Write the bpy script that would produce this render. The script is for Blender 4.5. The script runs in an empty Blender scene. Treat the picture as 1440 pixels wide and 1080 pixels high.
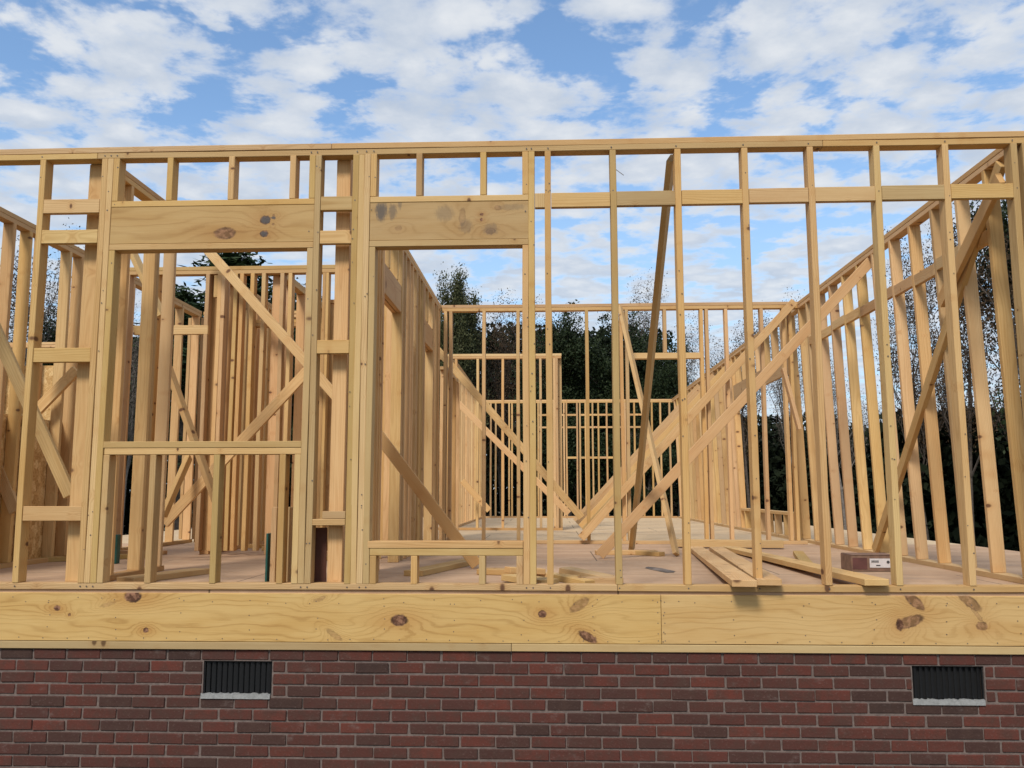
import bpy, bmesh, math, random
import numpy as np
from mathutils import Vector, Matrix, Euler
random.seed(7); rng = np.random.default_rng(11)
scene = bpy.context.scene; C = scene.collection
R = math.radians

# ------------------------------------------------------------------ camera
CX, CY, CZ, FPX, YAW, PIT, ROL = -0.4012, -5.2732, 0.5718, 1234.27, 0.042, 0.1238, 0.001
cd = bpy.data.cameras.new("camera"); cam = bpy.data.objects.new("camera", cd); C.objects.link(cam)
cd.sensor_width = 36.0; cd.lens = FPX/1440*36.0; cd.clip_end = 5000; cd.clip_start = 0.05
cam.matrix_world = Matrix.Translation((CX, CY, CZ)) @ Matrix.Rotation(YAW, 4, 'Z') @ Matrix.Rotation(math.pi/2+PIT, 4, 'X') @ Matrix.Rotation(-ROL, 4, 'Z')
scene.camera = cam

def ray(u, v):
    a, b = u-720, 540-v
    c, s = math.cos(ROL), math.sin(ROL); x = (c*a+s*b)/FPX; z = (-s*a+c*b)/FPX
    c, s = math.cos(PIT), math.sin(PIT); y1 = c-s*z; z1 = s+c*z
    c, s = math.cos(YAW), math.sin(YAW)
    return Vector((c*x-s*y1, s*x+c*y1, z1))
def at(u, v, Y):                      # point of the plane y = Y
    d = ray(u, v); return Vector((CX, CY, CZ)) + d*((Y-CY)/d.y)
def atx(u, v, X):
    d = ray(u, v); return Vector((CX, CY, CZ)) + d*((X-CX)/d.x)
def atz(u, v, Z):
    d = ray(u, v); return Vector((CX, CY, CZ)) + d*((Z-CZ)/d.z)

# ------------------------------------------------------------------ sky, sun, exposure
SUN_EL, SUN_AZ = R(46), R(200)        # azimuth clockwise from +Y: sun high behind the camera
sd = bpy.data.lights.new("sun", 'SUN'); sd.energy = 2.1; sd.angle = R(14); sd.color = (1.0, .94, .85)
so = bpy.data.objects.new("sun", sd); C.objects.link(so)
sv = Vector((math.sin(SUN_AZ)*math.cos(SUN_EL), math.cos(SUN_AZ)*math.cos(SUN_EL), math.sin(SUN_EL)))
so.rotation_euler = sv.to_track_quat('Z', 'Y').to_euler()
scene.view_settings.view_transform = 'Standard'; scene.view_settings.look = 'None'
scene.view_settings.exposure = 0.52; scene.view_settings.gamma = 1.0; scene.view_settings.use_curve_mapping = False
scene.cycles.max_bounces = 6; scene.cycles.diffuse_bounces = 4

class NT:
    def __init__(s, t): s.t = t; s.n = t.nodes; s.l = t.links
    def new(s, k, **kw):
        n = s.n.new(k)
        for a, b in kw.items(): setattr(n, a, b)
        return n
    def put(s, sock, v):
        if isinstance(v, bpy.types.NodeSocket): s.l.new(v, sock)
        elif v is not None: sock.default_value = v
    def m(s, op, a, b=None, c=None, clamp=False):
        n = s.new('ShaderNodeMath', operation=op, use_clamp=clamp)
        for i, v in enumerate((a, b, c)): s.put(n.inputs[i], v)
        return n.outputs[0]
    def vm(s, op, a, b=None, out=0, scale=None):
        n = s.new('ShaderNodeVectorMath', operation=op)
        s.put(n.inputs[0], a)
        if b is not None: s.put(n.inputs[1], b)
        if scale is not None: s.put(n.inputs['Scale'], scale)
        return n.outputs[out]
    def sep(s, v):
        n = s.new('ShaderNodeSeparateXYZ'); s.put(n.inputs[0], v); return n.outputs
    def comb(s, x, y, z):
        n = s.new('ShaderNodeCombineXYZ')
        for i, v in enumerate((x, y, z)): s.put(n.inputs[i], v)
        return n.outputs[0]
    def noise(s, v, scale, detail=3, rough=.55, dist=0, out=0):
        n = s.new('ShaderNodeTexNoise'); s.put(n.inputs['Vector'], v); s.put(n.inputs['Scale'], scale)
        n.inputs['Detail'].default_value = detail; n.inputs['Roughness'].default_value = rough; n.inputs['Distortion'].default_value = dist
        return n.outputs[out]
    def mix(s, f, a, b, mode='MIX'):
        n = s.new('ShaderNodeMix', data_type='RGBA', blend_type=mode); s.put(n.inputs[0], f)
        s.put(n.inputs[6], a); s.put(n.inputs[7], b); return n.outputs[2]
    def ramp(s, f, stops):
        n = s.new('ShaderNodeValToRGB'); s.put(n.inputs[0], f); e = n.color_ramp.elements
        while len(e) < len(stops): e.new(.5)
        for i, (p, c) in enumerate(stops): e[i].position = p; e[i].color = (*c, 1) if len(c) == 3 else c
        return n.outputs[0]
    def smooth(s, v, a, b):
        n = s.new('ShaderNodeMapRange', interpolation_type='SMOOTHSTEP'); s.put(n.inputs[0], v)
        n.inputs[1].default_value = a; n.inputs[2].default_value = b; return n.outputs[0]

w = bpy.data.worlds.new("World"); scene.world = w; w.use_nodes = True
W = NT(w.node_tree); bg = W.n['Background']
sky = W.new('ShaderNodeTexSky', sky_type='NISHITA'); sky.sun_disc = False; sky.sun_elevation = SUN_EL; sky.sun_rotation = SUN_AZ
sky.air_density = 1.0; sky.dust_density = .6; sky.ozone_density = 1.6
dirv = W.new('ShaderNodeTexCoord').outputs['Generated']
dx, dy, dz = W.sep(dirv)
zz = W.m('MAXIMUM', W.m('ADD', dz, .07), .03)
pu = W.m('DIVIDE', dx, zz); pv = W.m('DIVIDE', dy, zz)
P = W.comb(pu, pv, 0)
warp = W.noise(P, 2.2, 2, out=1)
P2 = W.vm('ADD', P, W.vm('SCALE', W.vm('SUBTRACT', warp, (.5, .5, .5)), scale=.16))
P3 = W.vm('ADD', P, W.vm('SCALE', W.vm('SUBTRACT', W.noise(P, 6., 4, .6, out=1), (.5, .5, .5)), scale=.42))
def skyp(u, v):
    d = ray(u, v).normalized(); z = max(d.z+.07, .03); return d.x/z, d.y/z
big = W.noise(P2, 5.2, 6, .52)
pv_ = W.new('ShaderNodeTexVoronoi', feature='SMOOTH_F1'); W.put(pv_.inputs['Vector'], W.vm('ADD', P, W.vm('SCALE', W.vm('SUBTRACT', W.noise(P, 9., 4, .6, out=1), (.5, .5, .5)), scale=.16))); pv_.inputs['Scale'].default_value = 7.4; pv_.inputs['Smoothness'].default_value = .35
fine = W.m('ADD', W.m('SUBTRACT', 1.0, pv_.outputs['Distance']), W.m('MULTIPLY', W.m('SUBTRACT', W.noise(P2, 16., 6, .62), .5), 1.1))
cov = W.m('ADD', W.m('MULTIPLY', W.m('SUBTRACT', big, .5), 2.6), .90)
cov = W.m('ADD', cov, W.m('MULTIPLY', W.m('SUBTRACT', fine, .55), 1.5))
holes = [(30, 50, 62, 1.), (120, 5, 46, .9), (285, 25, 24, .8), (262, 152, 24, .6), (478, 118, 34, .75), (655, 92, 18, .5),
         (492, 160, 20, .5), (795, 60, 46, 1.1), (874, 112, 22, .7), (1018, 50, 20, .6), (1045, 128, 28, .9), (1180, 125, 22, .6),
         (1247, 145, 18, .5), (1285, 45, 14, .4), (1135, 168, 12, .5), (850, 165, 14, .4), (5, 120, 30, .5), (1110, 315, 40, .6),
         (590, 235, 28, .5), (830, 310, 40, .55), (960, 315, 30, .4), (640, 255, 20, .3), (20, 170, 16, .4), (560, 60, 14, .3),
         (1260, 330, 25, .3), (700, 20, 12, -.3), (200, 70, 50, -.3), (600, 150, 60, -.35), (1080, 60, 30, -.2), (950, 100, 30, -.25), (330, 180, 50, -.3)]
for (u, v, r, s_) in holes:
    cx, cy = skyp(u, v); ax, ay = skyp(u+r, v); bx_, by_ = skyp(u, v-r)
    rx = math.hypot(ax-cx, ay-cy); ry = math.hypot(bx_-cx, by_-cy)
    d = W.vm('SUBTRACT', P3, (cx, cy, 0)); d = W.vm('MULTIPLY', d, (1/rx, 1/ry, 0))
    q = W.vm('DOT_PRODUCT', d, d, out=1)
    cov = W.m('SUBTRACT', cov, W.m('MULTIPLY', W.m('EXPONENT', W.m('MULTIPLY', q, -.55)), s_*.72))
alpha = W.smooth(cov, .12, 1.02)
shade = W.m('ADD', W.m('MULTIPLY', W.noise(P2, 8., 5, .6), .55), W.m('MULTIPLY', W.m('SUBTRACT', 1.0, pv_.outputs['Distance']), .42))
bright = W.smooth(W.m('ADD', W.m('MULTIPLY', shade, .9), W.m('MULTIPLY', W.m('SUBTRACT', 1.0, alpha), .45)), .25, .75)
cloudc = W.mix(bright, (3.6, 4.15, 5.0, 1), (5.6, 5.8, 6.05, 1))
hazec = W.smooth(dz, .42, .02)
base = W.mix(W.m('MULTIPLY', hazec, .75), W.mix(1.0, sky.outputs[0], (1.22, 1.36, 1.42, 1), 'MULTIPLY'), (3.6, 4.7, 5.8, 1))
al2 = W.m('MULTIPLY', alpha, W.m('SUBTRACT', .97, W.m('MULTIPLY', hazec, .12)))
W.put(bg.inputs['Color'], W.mix(al2, base, cloudc)); bg.inputs['Strength'].default_value = .1

# ------------------------------------------------------------------ materials
def mat(name):
    m = bpy.data.materials.new(name); m.use_nodes = True; t = NT(m.node_tree); b = t.n['Principled BSDF']
    return m, t, b
def lumber(name, light, dark, knotc, ring=150., rings=.5, knots=True, stain=0, hv=.34):
    m, t, b = mat(name)
    oc = t.new('ShaderNodeTexCoord').outputs['Object']; rnd = t.new('ShaderNodeObjectInfo').outputs['Random']
    r1 = t.m('FRACT', t.m('MULTIPLY', rnd, 37.7)); r2 = t.m('FRACT', t.m('MULTIPLY', rnd, 91.3)); r3 = t.m('FRACT', t.m('MULTIPLY', rnd, 13.1))
    off = t.comb(t.m('MULTIPLY', r1, 30), t.m('MULTIPLY', r2, 30), t.m('MULTIPLY', r3, 30))
    x, y, z = t.sep(oc)
    p = t.vm('ADD', oc, off)
    # knots pass through the board
    kp = t.vm('MULTIPLY', p, (2.6, 2.6, 4.6))
    vo = t.new('ShaderNodeTexVoronoi', feature='F1'); t.put(vo.inputs['Vector'], kp); vo.inputs['Scale'].default_value = 1.7
    vo.inputs['Randomness'].default_value = 1
    kd = vo.outputs['Distance']; kr = t.sep(vo.outputs['Color'])
    ksize = t.m('ADD', .045, t.m('MULTIPLY', kr[0], .11))
    kn = t.m('MULTIPLY', t.m('SUBTRACT', 1.0, t.smooth(t.m('DIVIDE', kd, ksize), .55, 1.15)), t.m('GREATER_THAN', kr[1], .2))
    halo = t.m('SUBTRACT', 1.0, t.smooth(t.m('DIVIDE', kd, ksize), .5, 3.2))
    # growth rings around a pith outside the section
    wob = t.noise(t.vm('MULTIPLY', p, (6, 6, .9)), 1.0, 2, out=1)
    wx, wy, wz = t.sep(t.vm('SUBTRACT', wob, (.5, .5, .5)))
    px = t.m('ADD', t.m('ADD', x, t.m('MULTIPLY', wx, .05)), t.m('MULTIPLY', t.m('SUBTRACT', r1, .5), .16))
    py = t.m('ADD', t.m('ADD', y, t.m('MULTIPLY', wy, .05)), t.m('ADD', .03, t.m('MULTIPLY', r2, .08)))
    rad = t.m('SQRT', t.m('ADD', t.m('MULTIPLY', px, px), t.m('MULTIPLY', py, py)))
    rad = t.m('ADD', rad, t.m('MULTIPLY', halo, .008))
    s_ = t.m('MULTIPLY', t.m('ADD', t.m('SINE', t.m('MULTIPLY', rad, ring*6.283/1.0)), 1.0), .5)
    s_ = t.m('POWER', s_, 2.2)
    fib = t.noise(t.vm('MULTIPLY', p, (260, 260, 3.2)), 1.0, 3, .6)
    blotch = t.noise(t.vm('MULTIPLY', p, (9, 9, 1.6)), 1.0, 4, .6)
    col = t.mix(t.m('MULTIPLY', s_, rings), light, dark)
    col = t.mix(t.smooth(blotch, .35, .75), col, t.mix(1.0, col, (.90, .84, .76, 1), 'MULTIPLY'))
    col = t.mix(t.smooth(fib, .5, .85), col, t.mix(1.0, col, (.86, .80, .72, 1), 'MULTIPLY'))
    hs = t.new('ShaderNodeHueSaturation'); t.put(hs.inputs['Color'], col)
    t.put(hs.inputs['Value'], t.m('ADD', 1.0-hv*.6, t.m('MULTIPLY', r3, hv))); t.put(hs.inputs['Hue'], t.m('ADD', .489, t.m('MULTIPLY', r2, .014)))
    t.put(hs.inputs['Saturation'], t.m('ADD', .93, t.m('MULTIPLY', r1, .14)))
    col = hs.outputs[0]
    if knots:
        col = t.mix(t.m('MULTIPLY', halo, .35), col, t.mix(1., col, (.80, .62, .45, 1), 'MULTIPLY'))
        col = t.mix(t.m('MULTIPLY', kn, .9), col, knotc)
    if stain:
        sn = t.smooth(t.noise(t.vm('MULTIPLY', p, (7, 7, 3)), 1.3, 4, .65), .56, .78)
        col = t.mix(t.m('MULTIPLY', sn, stain), col, (.13, .12, .12, 1))
    t.put(b.inputs['Base Color'], col); b.inputs['Roughness'].default_value = .72
    b.inputs['Specular IOR Level'].default_value = .25
    bp = t.new('ShaderNodeBump'); bp.inputs['Strength'].default_value = .25; bp.inputs['Distance'].default_value = .002
    t.put(bp.inputs['Height'], t.m('ADD', fib, t.m('MULTIPLY', s_, .5))); t.put(b.inputs['Normal'], bp.outputs[0])
    return m
M = {}
M['pine'] = lumber('framing_pine', (.58, .395, .17, 1), (.43, .26, .09, 1), (.10, .04, .02, 1))
M['pine2'] = lumber('lightened_interior_pine', (.63, .42, .19, 1), (.50, .30, .12, 1), (.12, .05, .025, 1))  # same pine, colour lightened to stand in for fill light among the inner walls
M['treated'] = lumber('treated_pine', (.50, .365, .16, 1), (.42, .29, .11, 1), (.10, .05, .02, 1), rings=.35)

def feature_board(name, knots, light, dark, freq=120., stains=(), cracks=()):
    """board face with knots and stains of its own at given (along, across) places, metres from its centre"""
    m, t, b = mat(name)
    oc = t.new('ShaderNodeTexCoord').outputs['Object']; x, y, z = t.sep(oc)
    p = t.comb(z, x, t.m('MULTIPLY', y, .3))
    n1 = t.noise(t.vm('MULTIPLY', p, (1.1, 5, 5)), 1.0, 2)
    n2 = t.noise(t.vm('MULTIPLY', p, (3.0, 18, 5)), 1.0, 3)
    F = t.m('ADD', t.m('MULTIPLY', x, .42), t.m('ADD', t.m('MULTIPLY', n1, .11), t.m('MULTIPLY', n2, .025)))
    kc = None; hc = None; ec = None
    jit = t.vm('SCALE', t.vm('SUBTRACT', t.noise(p, 55., 3, out=1), (.5, .5, .5)), scale=.020)
    pj = t.vm('ADD', p, jit)
    for kk in knots:
        u, v, ru, rv, st = kk[:5]; an = R(kk[5]) if len(kk) > 5 else 0.
        e = t.vm('SUBTRACT', pj, (u, v, 0))
        if an:
            ca, sa = math.cos(an), math.sin(an); e = t.comb(t.vm('DOT_PRODUCT', e, (ca, sa, 0), out=1), t.vm('DOT_PRODUCT', e, (-sa, ca, 0), out=1), 0)
        d = t.vm('MULTIPLY', e, (1/ru, 1/rv, 0))
        q = t.vm('DOT_PRODUCT', d, d, out=1)
        g = t.vm('MULTIPLY', e, (1/(ru*(2.2 if an else 3.6)), 1/(rv*2.3), 0))
        ge = t.m('EXPONENT', t.m('MULTIPLY', t.vm('DOT_PRODUCT', g, g, out=1), -1.0))
        F = t.m('ADD', F, t.m('MULTIPLY', ge, .06 if v > 0 else -.06))
        k = t.m('MULTIPLY', t.m('SUBTRACT', 1.0, t.smooth(q, .55, 1.25)), st)
        e_ = t.m('MULTIPLY', t.smooth(q, .30, .85), k); ec = e_ if ec is None else t.m('MAXIMUM', ec, e_)
        h = t.m('MULTIPLY', ge, .55*st)
        kc = k if kc is None else t.m('MAXIMUM', kc, k); hc = h if hc is None else t.m('MAXIMUM', hc, h)
    s_ = t.m('POWER', t.m('MULTIPLY', t.m('ADD', t.m('SINE', t.m('MULTIPLY', F, freq*3.1)), 1.0), .5), 4.0)
    fib = t.noise(t.vm('MULTIPLY', p, (3.5, 240, 200)), 1.0, 3, .6)
    bl = t.noise(t.vm('MULTIPLY', p, (1.3, 7, 3)), 1.0, 4, .6)
    amp = t.smooth(t.noise(t.vm('MULTIPLY', p, (1.5, 9, 1)), 1.0, 2), .3, .7)
    col = t.mix(t.m('MULTIPLY', s_, t.m('ADD', .10, t.m('MULTIPLY', amp, .42))), light, dark)
    col = t.mix(t.smooth(bl, .35, .75), col, t.mix(1.0, col, (.90, .83, .72, 1), 'MULTIPLY'))
    col = t.mix(t.smooth(fib, .5, .85), col, t.mix(1.0, col, (.88, .82, .74, 1), 'MULTIPLY'))
    if hc is not None:
        col = t.mix(hc, col, t.mix(1., col, (.72, .50, .32, 1), 'MULTIPLY'))
        rim = t.noise(p, 40., 2)
        col = t.mix(kc, col, t.mix(t.smooth(rim, .40, .66), (.10, .042, .022, 1), (.30, .15, .085, 1)))
        col = t.mix(t.m('MULTIPLY', ec, t.smooth(t.noise(t.vm('ADD', p, (.3, .1, 0)), 14., 2), .38, .6)), col, (.022, .010, .007, 1))
    for (u, v, ru, rv, st) in stains:
        d = t.vm('MULTIPLY', t.vm('SUBTRACT', pj, (u, v, 0)), (1/ru, 1/rv, 0))
        q = t.m('ADD', t.vm('DOT_PRODUCT', d, d, out=1), t.m('MULTIPLY', t.m('SUBTRACT', t.noise(t.vm('MULTIPLY', p, (60, 14, 1)), 1.0, 4, .7), .5), 2.4))
        col = t.mix(t.m('MULTIPLY', t.m('SUBTRACT', 1.0, t.smooth(q, .2, 1.4)), st), col, (.09, .08, .075, 1))
    t.put(b.inputs['Base Color'], col); b.inputs['Roughness'].default_value = .7; b.inputs['Specular IOR Level'].default_value = .25
    bp = t.new('ShaderNodeBump'); bp.inputs['Strength'].default_value = .3; bp.inputs['Distance'].default_value = .002
    t.put(bp.inputs['Height'], t.m('SUBTRACT', t.m('ADD', fib, t.m('MULTIPLY', s_, .6)), kc if kc is not None else 0.0)); t.put(b.inputs['Normal'], bp.outputs[0])
    return m

def simple(name, col, rough=.8, var=.25, scale=8., bump=0):
    m, t, b = mat(name); oc = t.new('ShaderNodeTexCoord').outputs['Object']
    n = t.noise(oc, scale, 5, .6)
    c = t.mix(t.smooth(n, .3, .7), tuple(k*(1-var) for k in col)+(1,), tuple(min(1, k*(1+var)) for k in col)+(1,))
    t.put(b.inputs['Base Color'], c); b.inputs['Roughness'].default_value = rough
    if bump:
        bp = t.new('ShaderNodeBump'); bp.inputs['Strength'].default_value = bump; bp.inputs['Distance'].default_value = .01
        t.put(bp.inputs['Height'], n); t.put(b.inputs['Normal'], bp.outputs[0])
    return m
M['nail'] = simple('nail_steel', (.10, .08, .07), .45)
M['black_plastic'] = simple('black_vent_plastic', (.004, .004, .0045), .7)
M['mortar'] = simple('mortar', (.150, .112, .096), .95, .2, 40, .4)
M['sill_mortar'] = simple('pale_mortar', (.25, .25, .24), .95, .15, 60, .4)
M['carton'] = simple('brown_carton', (.20, .115, .075), .8, .2, 20)
M['carton_label'] = simple('white_label', (.62, .58, .56), .6, .04, 20)
M['ink'] = simple('label_ink', (.05, .045, .045), .6)
M['carton_red'] = simple('dark_red_print', (.10, .035, .028), .7)
M['brownboard'] = simple('brown_hardboard', (.085, .028, .014), .8, .12, 6)
M['green_edge'] = simple('green_wrap', (.006, .07, .055), .5)
M['bark'] = simple('bark', (.085, .066, .052), .95, .35, 12)
M['palebark'] = simple('pale_bark', (.20, .17, .145), .95, .3, 12)
M['stain_sheet'] = simple('dark_floor_stain', (.15, .12, .10), .9, .4, 9)
M['white_membrane'] = simple('white_membrane', (.6, .6, .6), .6, .05)

# OSB sheathing
m, t, b = mat('osb_sheathing'); oc = t.new('ShaderNodeTexCoord').outputs['Object']
vo = t.new('ShaderNodeTexVoronoi', feature='F1'); t.put(vo.inputs['Vector'], t.vm('MULTIPLY', oc, (22, 22, 14))); vo.inputs['Scale'].default_value = 1.
c = t.ramp(t.sep(vo.outputs['Color'])[0], [(0, (.50, .29, .10)), (.5, (.66, .42, .17)), (1, (.76, .54, .26))])
c = t.mix(t.smooth(t.noise(oc, 60, 3), .4, .7), c, t.mix(1., c, (.75, .65, .5, 1), 'MULTIPLY'))
t.put(b.inputs['Base Color'], c); b.inputs['Roughness'].default_value = .8; M['osb'] = m
# subfloor panels: joints every 1.22 m of depth, dusty and trodden
def subfloor(name, ca, cb, joint):
    m, t, b = mat(name); ge = t.new('ShaderNodeNewGeometry').outputs['Position']; x, y, z = t.sep(ge)
    vo = t.new('ShaderNodeTexVoronoi', feature='F1'); t.put(vo.inputs['Vector'], t.vm('MULTIPLY', ge, (16, 26, 1))); vo.inputs['Scale'].default_value = 1.
    n = t.noise(t.vm('MULTIPLY', ge, (.8, 2.2, 1)), 1.3, 6, .62); n2 = t.noise(ge, 3.5, 5, .65)
    c = t.mix(t.smooth(n, .3, .7), ca, cb)
    c = t.mix(t.m('MULTIPLY', t.sep(vo.outputs['Color'])[0], .30), c, t.mix(1., c, (.78, .70, .62, 1), 'MULTIPLY'))
    c = t.mix(t.m('MULTIPLY', t.smooth(n2, .5, .8), .6), c, t.mix(1., c, (.66, .60, .58, 1), 'MULTIPLY'))
    row = t.m('FLOOR', t.m('DIVIDE', t.m('ADD', y, joint), 1.22))
    fy = t.m('ABSOLUTE', t.m('SUBTRACT', t.m('FRACT', t.m('DIVIDE', t.m('ADD', y, joint), 1.22)), .5))
    fx = t.m('ABSOLUTE', t.m('SUBTRACT', t.m('FRACT', t.m('ADD', t.m('DIVIDE', x, 2.44), t.m('MULTIPLY', row, .5))), .5))
    jm = t.m('MAXIMUM', t.m('GREATER_THAN', fy, .4955), t.m('GREATER_THAN', fx, .4978))
    rn = t.new('ShaderNodeTexWhiteNoise', noise_dimensions='1D'); t.put(rn.inputs['W'], row)
    c = t.mix(t.m('MULTIPLY', rn.outputs[0], .5), c, t.mix(1., c, (.84, .80, .78, 1), 'MULTIPLY'))
    c = t.mix(t.m('MULTIPLY', t.smooth(t.noise(t.vm('MULTIPLY', ge, (1, 1.5, 1)), 1.1, 7, .7), .55, .72), .5), c, (.24, .18, .14, 1))
    c = t.mix(t.m('MULTIPLY', t.smooth(t.noise(ge, 42., 3, .8), .68, .78), .6), c, (.68, .52, .34, 1))
    c = t.mix(t.m('MULTIPLY', jm, .8), c, (.06, .035, .02, 1))
    t.put(b.inputs['Base Color'], c); b.inputs['Roughness'].default_value = .85
    bp = t.new('ShaderNodeBump'); bp.inputs['Strength'].default_value = .3; bp.inputs['Distance'].default_value = .004
    t.put(bp.inputs['Height'], t.sep(vo.outputs['Color'])[0]); t.put(b.inputs['Normal'], bp.outputs[0])
    return m
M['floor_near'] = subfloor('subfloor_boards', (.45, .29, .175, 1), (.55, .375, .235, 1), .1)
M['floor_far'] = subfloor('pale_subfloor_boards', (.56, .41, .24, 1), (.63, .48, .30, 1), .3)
# brick (per brick random number in an attribute)
m, t, b = mat('dark_red_brick'); at_ = t.new('ShaderNodeAttribute', attribute_name='brick'); r_, g_, b_ = t.sep(at_.outputs['Color'])
ge = t.new('ShaderNodeNewGeometry').outputs['Position']
c = t.ramp(r_, [(0, (.046, .027, .022)), (.18, (.066, .030, .024)), (.5, (.092, .032, .024)), (.8, (.112, .034, .024)), (1, (.135, .038, .026))])
n = t.noise(t.vm('ADD', ge, t.vm('SCALE', at_.outputs['Color'], scale=9.)), 13., 5, .65)
c = t.mix(t.smooth(n, .35, .72), c, t.mix(.75, c, (.068, .038, .029, 1)))
n2 = t.noise(ge, 75., 4, .7)
c = t.mix(t.m('MULTIPLY', t.smooth(n2, .55, .8), .5), c, (.22, .15, .13, 1))
c = t.mix(t.m('MULTIPLY', t.smooth(t.noise(t.vm('MULTIPLY', ge, (1, 1, 1.6)), 4.5, 6, .75), .57, .80), .55), c, (.22, .18, .16, 1))
t.put(b.inputs['Base Color'], c); b.inputs['Roughness'].default_value = .88; b.inputs['Specular IOR Level'].default_value = .2
bp = t.new('ShaderNodeBump'); bp.inputs['Strength'].default_value = .6; bp.inputs['Distance'].default_value = .004
t.put(bp.inputs['Height'], t.m('ADD', n, n2)); t.put(b.inputs['Normal'], bp.outputs[0]); M['brick'] = m
# foliage
def leafmat(name, a, bb, rough=.6):
    m, t, b = mat(name); at_ = t.new('ShaderNodeAttribute', attribute_name='leaf'); r_ = t.sep(at_.outputs['Color'])[0]
    t.put(b.inputs['Base Color'], t.mix(r_, (*a, 1), (*bb, 1))); b.inputs['Roughness'].default_value = rough; b.inputs['Specular IOR Level'].default_value = .15
    return m
M['pine_leaf'] = leafmat('pine_needles', (.012, .026, .010), (.035, .055, .018))
M['wood_leaf'] = leafmat('far_wood_leaves', (.007, .012, .006), (.017, .023, .010), .9)
M['dark_leaf'] = leafmat('dark_evergreen_leaves', (.010, .020, .008), (.030, .042, .015))
M['olive_leaf'] = leafmat('olive_leaves', (.035, .045, .018), (.085, .085, .035))
M['rust_leaf'] = leafmat('autumn_leaves', (.045, .032, .020), (.10, .062, .032))
M['grey_leaf'] = leafmat('grey_twigs_and_leaves', (.06, .052, .045), (.14, .115, .09))
# ground
m, t, b = mat('grass_and_dirt'); ge = t.new('ShaderNodeNewGeometry').outputs['Position']
n = t.noise(ge, .35, 8, .65); n2 = t.noise(ge, 14, 5, .7)
c = t.mix(t.smooth(n, .42, .6), (.17, .125, .075, 1), (.055, .065, .025, 1)); c = t.mix(t.smooth(n2, .3, .8), c, t.mix(1., c, (.55, .55, .5, 1), 'MULTIPLY'))
t.put(b.inputs['Base Color'], c); b.inputs['Roughness'].default_value = .95
bp = t.new('ShaderNodeBump'); bp.inputs['Strength'].default_value = .8; bp.inputs['Distance'].default_value = .05
t.put(bp.inputs['Height'], n2); t.put(b.inputs['Normal'], bp.outputs[0]); M['ground'] = m

# ------------------------------------------------------------------ builders
def tag(o, label=None, cat=None, group=None, kind=None):
    if label: o['label'] = label
    if cat: o['category'] = cat
    if group: o['group'] = group
    if kind: o['kind'] = kind
    return o
def thing(name, label, cat, loc=(0, 0, 0), group=None):
    o = bpy.data.objects.new(name, None); C.objects.link(o); o.location = loc; o.empty_display_size = .2
    return tag(o, label, cat, group)
MESH = {}
def board_mesh(L, wd, th, mk, bev=.0025):
    k = (round(L, 3), round(wd, 3), round(th, 3), mk)
    if k in MESH: return MESH[k]
    bm = bmesh.new(); bmesh.ops.create_cube(bm, size=1.0)
    bmesh.ops.scale(bm, vec=(wd, th, L), verts=bm.verts)
    bmesh.ops.bevel(bm, geom=bm.edges[:], offset=bev, segments=1, affect='EDGES', clamp_overlap=True)
    if L > 1.9 and wd < .1:
        for i in range(1, 6):
            bmesh.ops.bisect_plane(bm, geom=bm.verts[:]+bm.edges[:]+bm.faces[:], plane_co=(0, 0, -L/2+L*i/6), plane_no=(0, 0, 1))
        for v in bm.verts:
            f_ = v.co.z/L*2; v.co.x += .0035*(1-f_*f_)*(1 if v.co.z < L*.2 else .6); v.co.y += .0022*math.sin(f_*3.14159)
    me = bpy.data.meshes.new('board'); bm.to_mesh(me); bm.free(); me.materials.append(M[mk]); MESH[k] = me
    return me
def place(name, me, mw, parent):
    o = bpy.data.objects.new(name, me); C.objects.link(o)
    if parent is not None:
        o.parent = parent; o.matrix_basis = Matrix.Translation(-Vector(parent.location)) @ mw
    else: o.matrix_basis = mw
    return o
def board(name, parent, p0, p1, wd=.089, th=.038, wdir=(0, 1, 0), mk='pine'):
    """a piece of lumber from p0 to p1; its wide dimension lies along wdir"""
    p0, p1 = Vector(p0), Vector(p1); z = (p1-p0); L = z.length; z.normalize()
    x = Vector(wdir); x = (x - z*x.dot(z)).normalized(); y = z.cross(x)
    if (hash((round(p0.x*99), round(p0.z*97), round(p0.y*51))) & 1): x = -x; y = -y
    mw = Matrix((x, y, z)).transposed().to_4x4(); mw.translation = (p0+p1)/2
    return place(name, board_mesh(L, wd, th, mk), mw, parent)
def bxx(name, parent, x0, x1, y0, y1, z0, z1, mk='pine'):
    d = [x1-x0, y1-y0, z1-z0]; c = Vector(((x0+x1)/2, (y0+y1)/2, (z0+z1)/2)); a = d.index(max(d))
    e = [Vector((1, 0, 0)), Vector((0, 1, 0)), Vector((0, 0, 1))]; o = [i for i in range(3) if i != a]
    wi = max(o, key=lambda i: d[i]); ti = min(o, key=lambda i: d[i])
    if wi == ti: wi, ti = o
    return board(name, parent, c-e[a]*d[a]/2, c+e[a]*d[a]/2, d[wi], d[ti], e[wi], mk)
def meshobj(name, bm, mk, parent=None, smooth=False):
    me = bpy.data.meshes.new(name); bm.to_mesh(me); bm.free()
    for k in (mk if isinstance(mk, (list, tuple)) else [mk]): me.materials.append(M[k])
    o = bpy.data.objects.new(name, me); C.objects.link(o)
    if parent is not None: o.parent = parent; o.location = -Vector(parent.location)
    return o
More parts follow.
